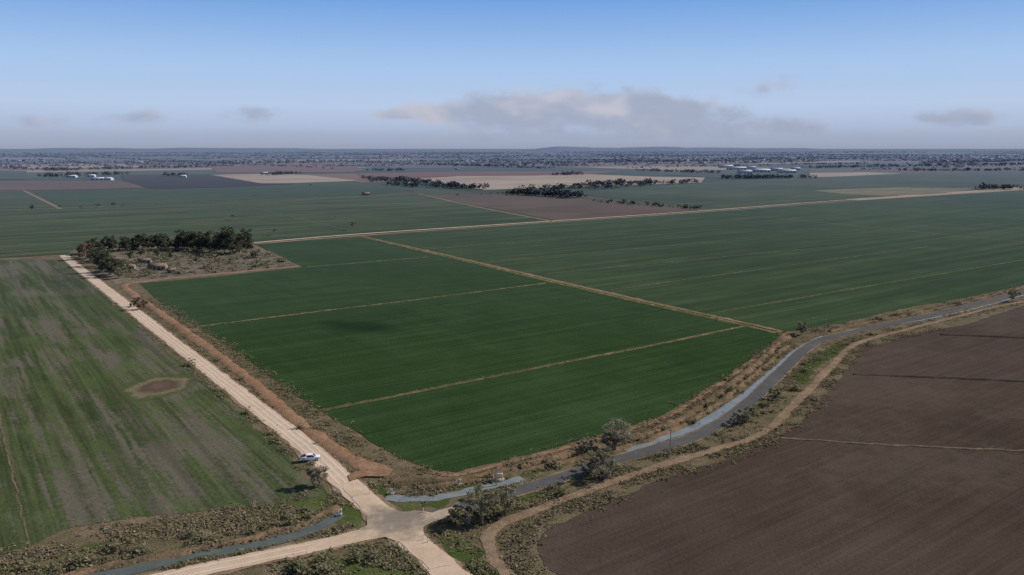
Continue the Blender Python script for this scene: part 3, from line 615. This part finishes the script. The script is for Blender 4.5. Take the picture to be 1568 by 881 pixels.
# ---------------------------------------------------------------- light, sky
SUN_EL=R(37); sd=Vector((.93,.36,0)).normalized()
az=math.atan2(sd.x,sd.y)
sun=bpy.data.lights.new('sun','SUN'); sun.energy=4.2; sun.angle=R(.5); sun.color=(1,.93,.83)
so=bpy.data.objects.new('sun',sun); scene.collection.objects.link(so)
dvec=Vector((sd.x*math.cos(SUN_EL),sd.y*math.cos(SUN_EL),math.sin(SUN_EL)))
so.rotation_euler=dvec.to_track_quat('Z','Y').to_euler()
w=bpy.data.worlds.new('World'); scene.world=w; w.use_nodes=True; nt=w.node_tree
BS=.09
bg=nt.nodes['Background']; bg.inputs['Strength'].default_value=BS
sky=nt.nodes.new('ShaderNodeTexSky'); sky.sky_type='NISHITA'; sky.sun_disc=False; sky.sun_elevation=SUN_EL; sky.sun_rotation=az
tc=nt.nodes.new('ShaderNodeTexCoord'); sep=nt.nodes.new('ShaderNodeSeparateXYZ'); nt.links.new(tc.outputs['Generated'],sep.inputs[0])
X,Y,Z=sep.outputs
hz=RAMP(nt,M(nt,'MULTIPLY',Z,4.),[(0,(.31,.355,.465)),(.03,(.345,.405,.54)),(.09,(.42,.50,.675)),(.2,(.47,.59,.79)),(.40,(.38,.555,.83)),(.69,(.175,.37,.75)),(1,(.09,.25,.64))])
azv=M(nt,'ARCTAN2',X,Y)
cv=nt.nodes.new('ShaderNodeCombineXYZ'); nt.links.new(azv,cv.inputs[0]); nt.links.new(M(nt,'MULTIPLY',Z,1.8),cv.inputs[1])
n1=NOISE(nt,cv.outputs[0],20,7,.58,.2); n2=NOISE(nt,cv.outputs[0],9,3,.55,.2)
def ell(u,v,wu,wv,amp=1.):
    ca=math.atan((u-784)/FPX); ce=math.sin(math.atan((440.5-v)/FPX)-PITCH)
    a=M(nt,'DIVIDE',M(nt,'SUBTRACT',azv,ca),wu/FPX); b=M(nt,'DIVIDE',M(nt,'SUBTRACT',Z,ce),wv/FPX)
    s=M(nt,'ADD',M(nt,'MULTIPLY',a,a),M(nt,'MULTIPLY',b,b))
    return M(nt,'MULTIPLY',M(nt,'EXPONENT',M(nt,'MULTIPLY',s,-1.)),amp)
E=None
for e in [(775,170,80,30,1.25),(915,168,120,32,1.3),(1040,180,90,28,1.1),(665,174,65,17,1.),(610,176,40,8,.7),(1165,132,55,16,.6),(1215,193,80,13,.9),(1455,187,58,13,1.),(405,178,50,15,.8),(225,182,55,12,.8),(70,190,70,10,.65),(900,212,800,10,.45)]:
    g=ell(*e); E=g if E is None else M(nt,'ADD',E,g)
den=M(nt,'ADD',E,M(nt,'MULTIPLY',M(nt,'SUBTRACT',n1,.5),2.4))
cm=M(nt,'MULTIPLY',MAPR(nt,den,.3,1.15),MAPR(nt,E,.08,.5))
lit=MAPR(nt,M(nt,'ADD',M(nt,'MULTIPLY',Z,7.),M(nt,'MULTIPLY',M(nt,'SUBTRACT',n2,.5),2.4)),.15,.7)
ccol=MIX(nt,lit,(.34,.38,.495),(.55,.53,.59))
c=MIX(nt,M(nt,'MULTIPLY',cm,.8),hz,ccol)
hb=ell(784,212,3000,13,.55)
c=MIX(nt,M(nt,'MULTIPLY',hb,M(nt,'ADD',n2,.15)),c,(.35,.39,.505))
sc=nt.nodes.new('ShaderNodeVectorMath'); sc.operation='SCALE'; nt.links.new(c,sc.inputs[0]); sc.inputs['Scale'].default_value=1/BS
mx=MIX(nt,MAPR(nt,Z,.2,.45),sc.outputs[0],sky.outputs[0])
nt.links.new(mx,bg.inputs['Color'])

cam=bpy.data.cameras.new('camera'); cam.lens=28.0; cam.sensor_width=36; cam.clip_end=200000; cam.clip_start=.5
co=bpy.data.objects.new('camera',cam); scene.collection.objects.link(co); co.location=(0,0,H); co.rotation_euler=(R(90)-PITCH,0,0)
scene.camera=co
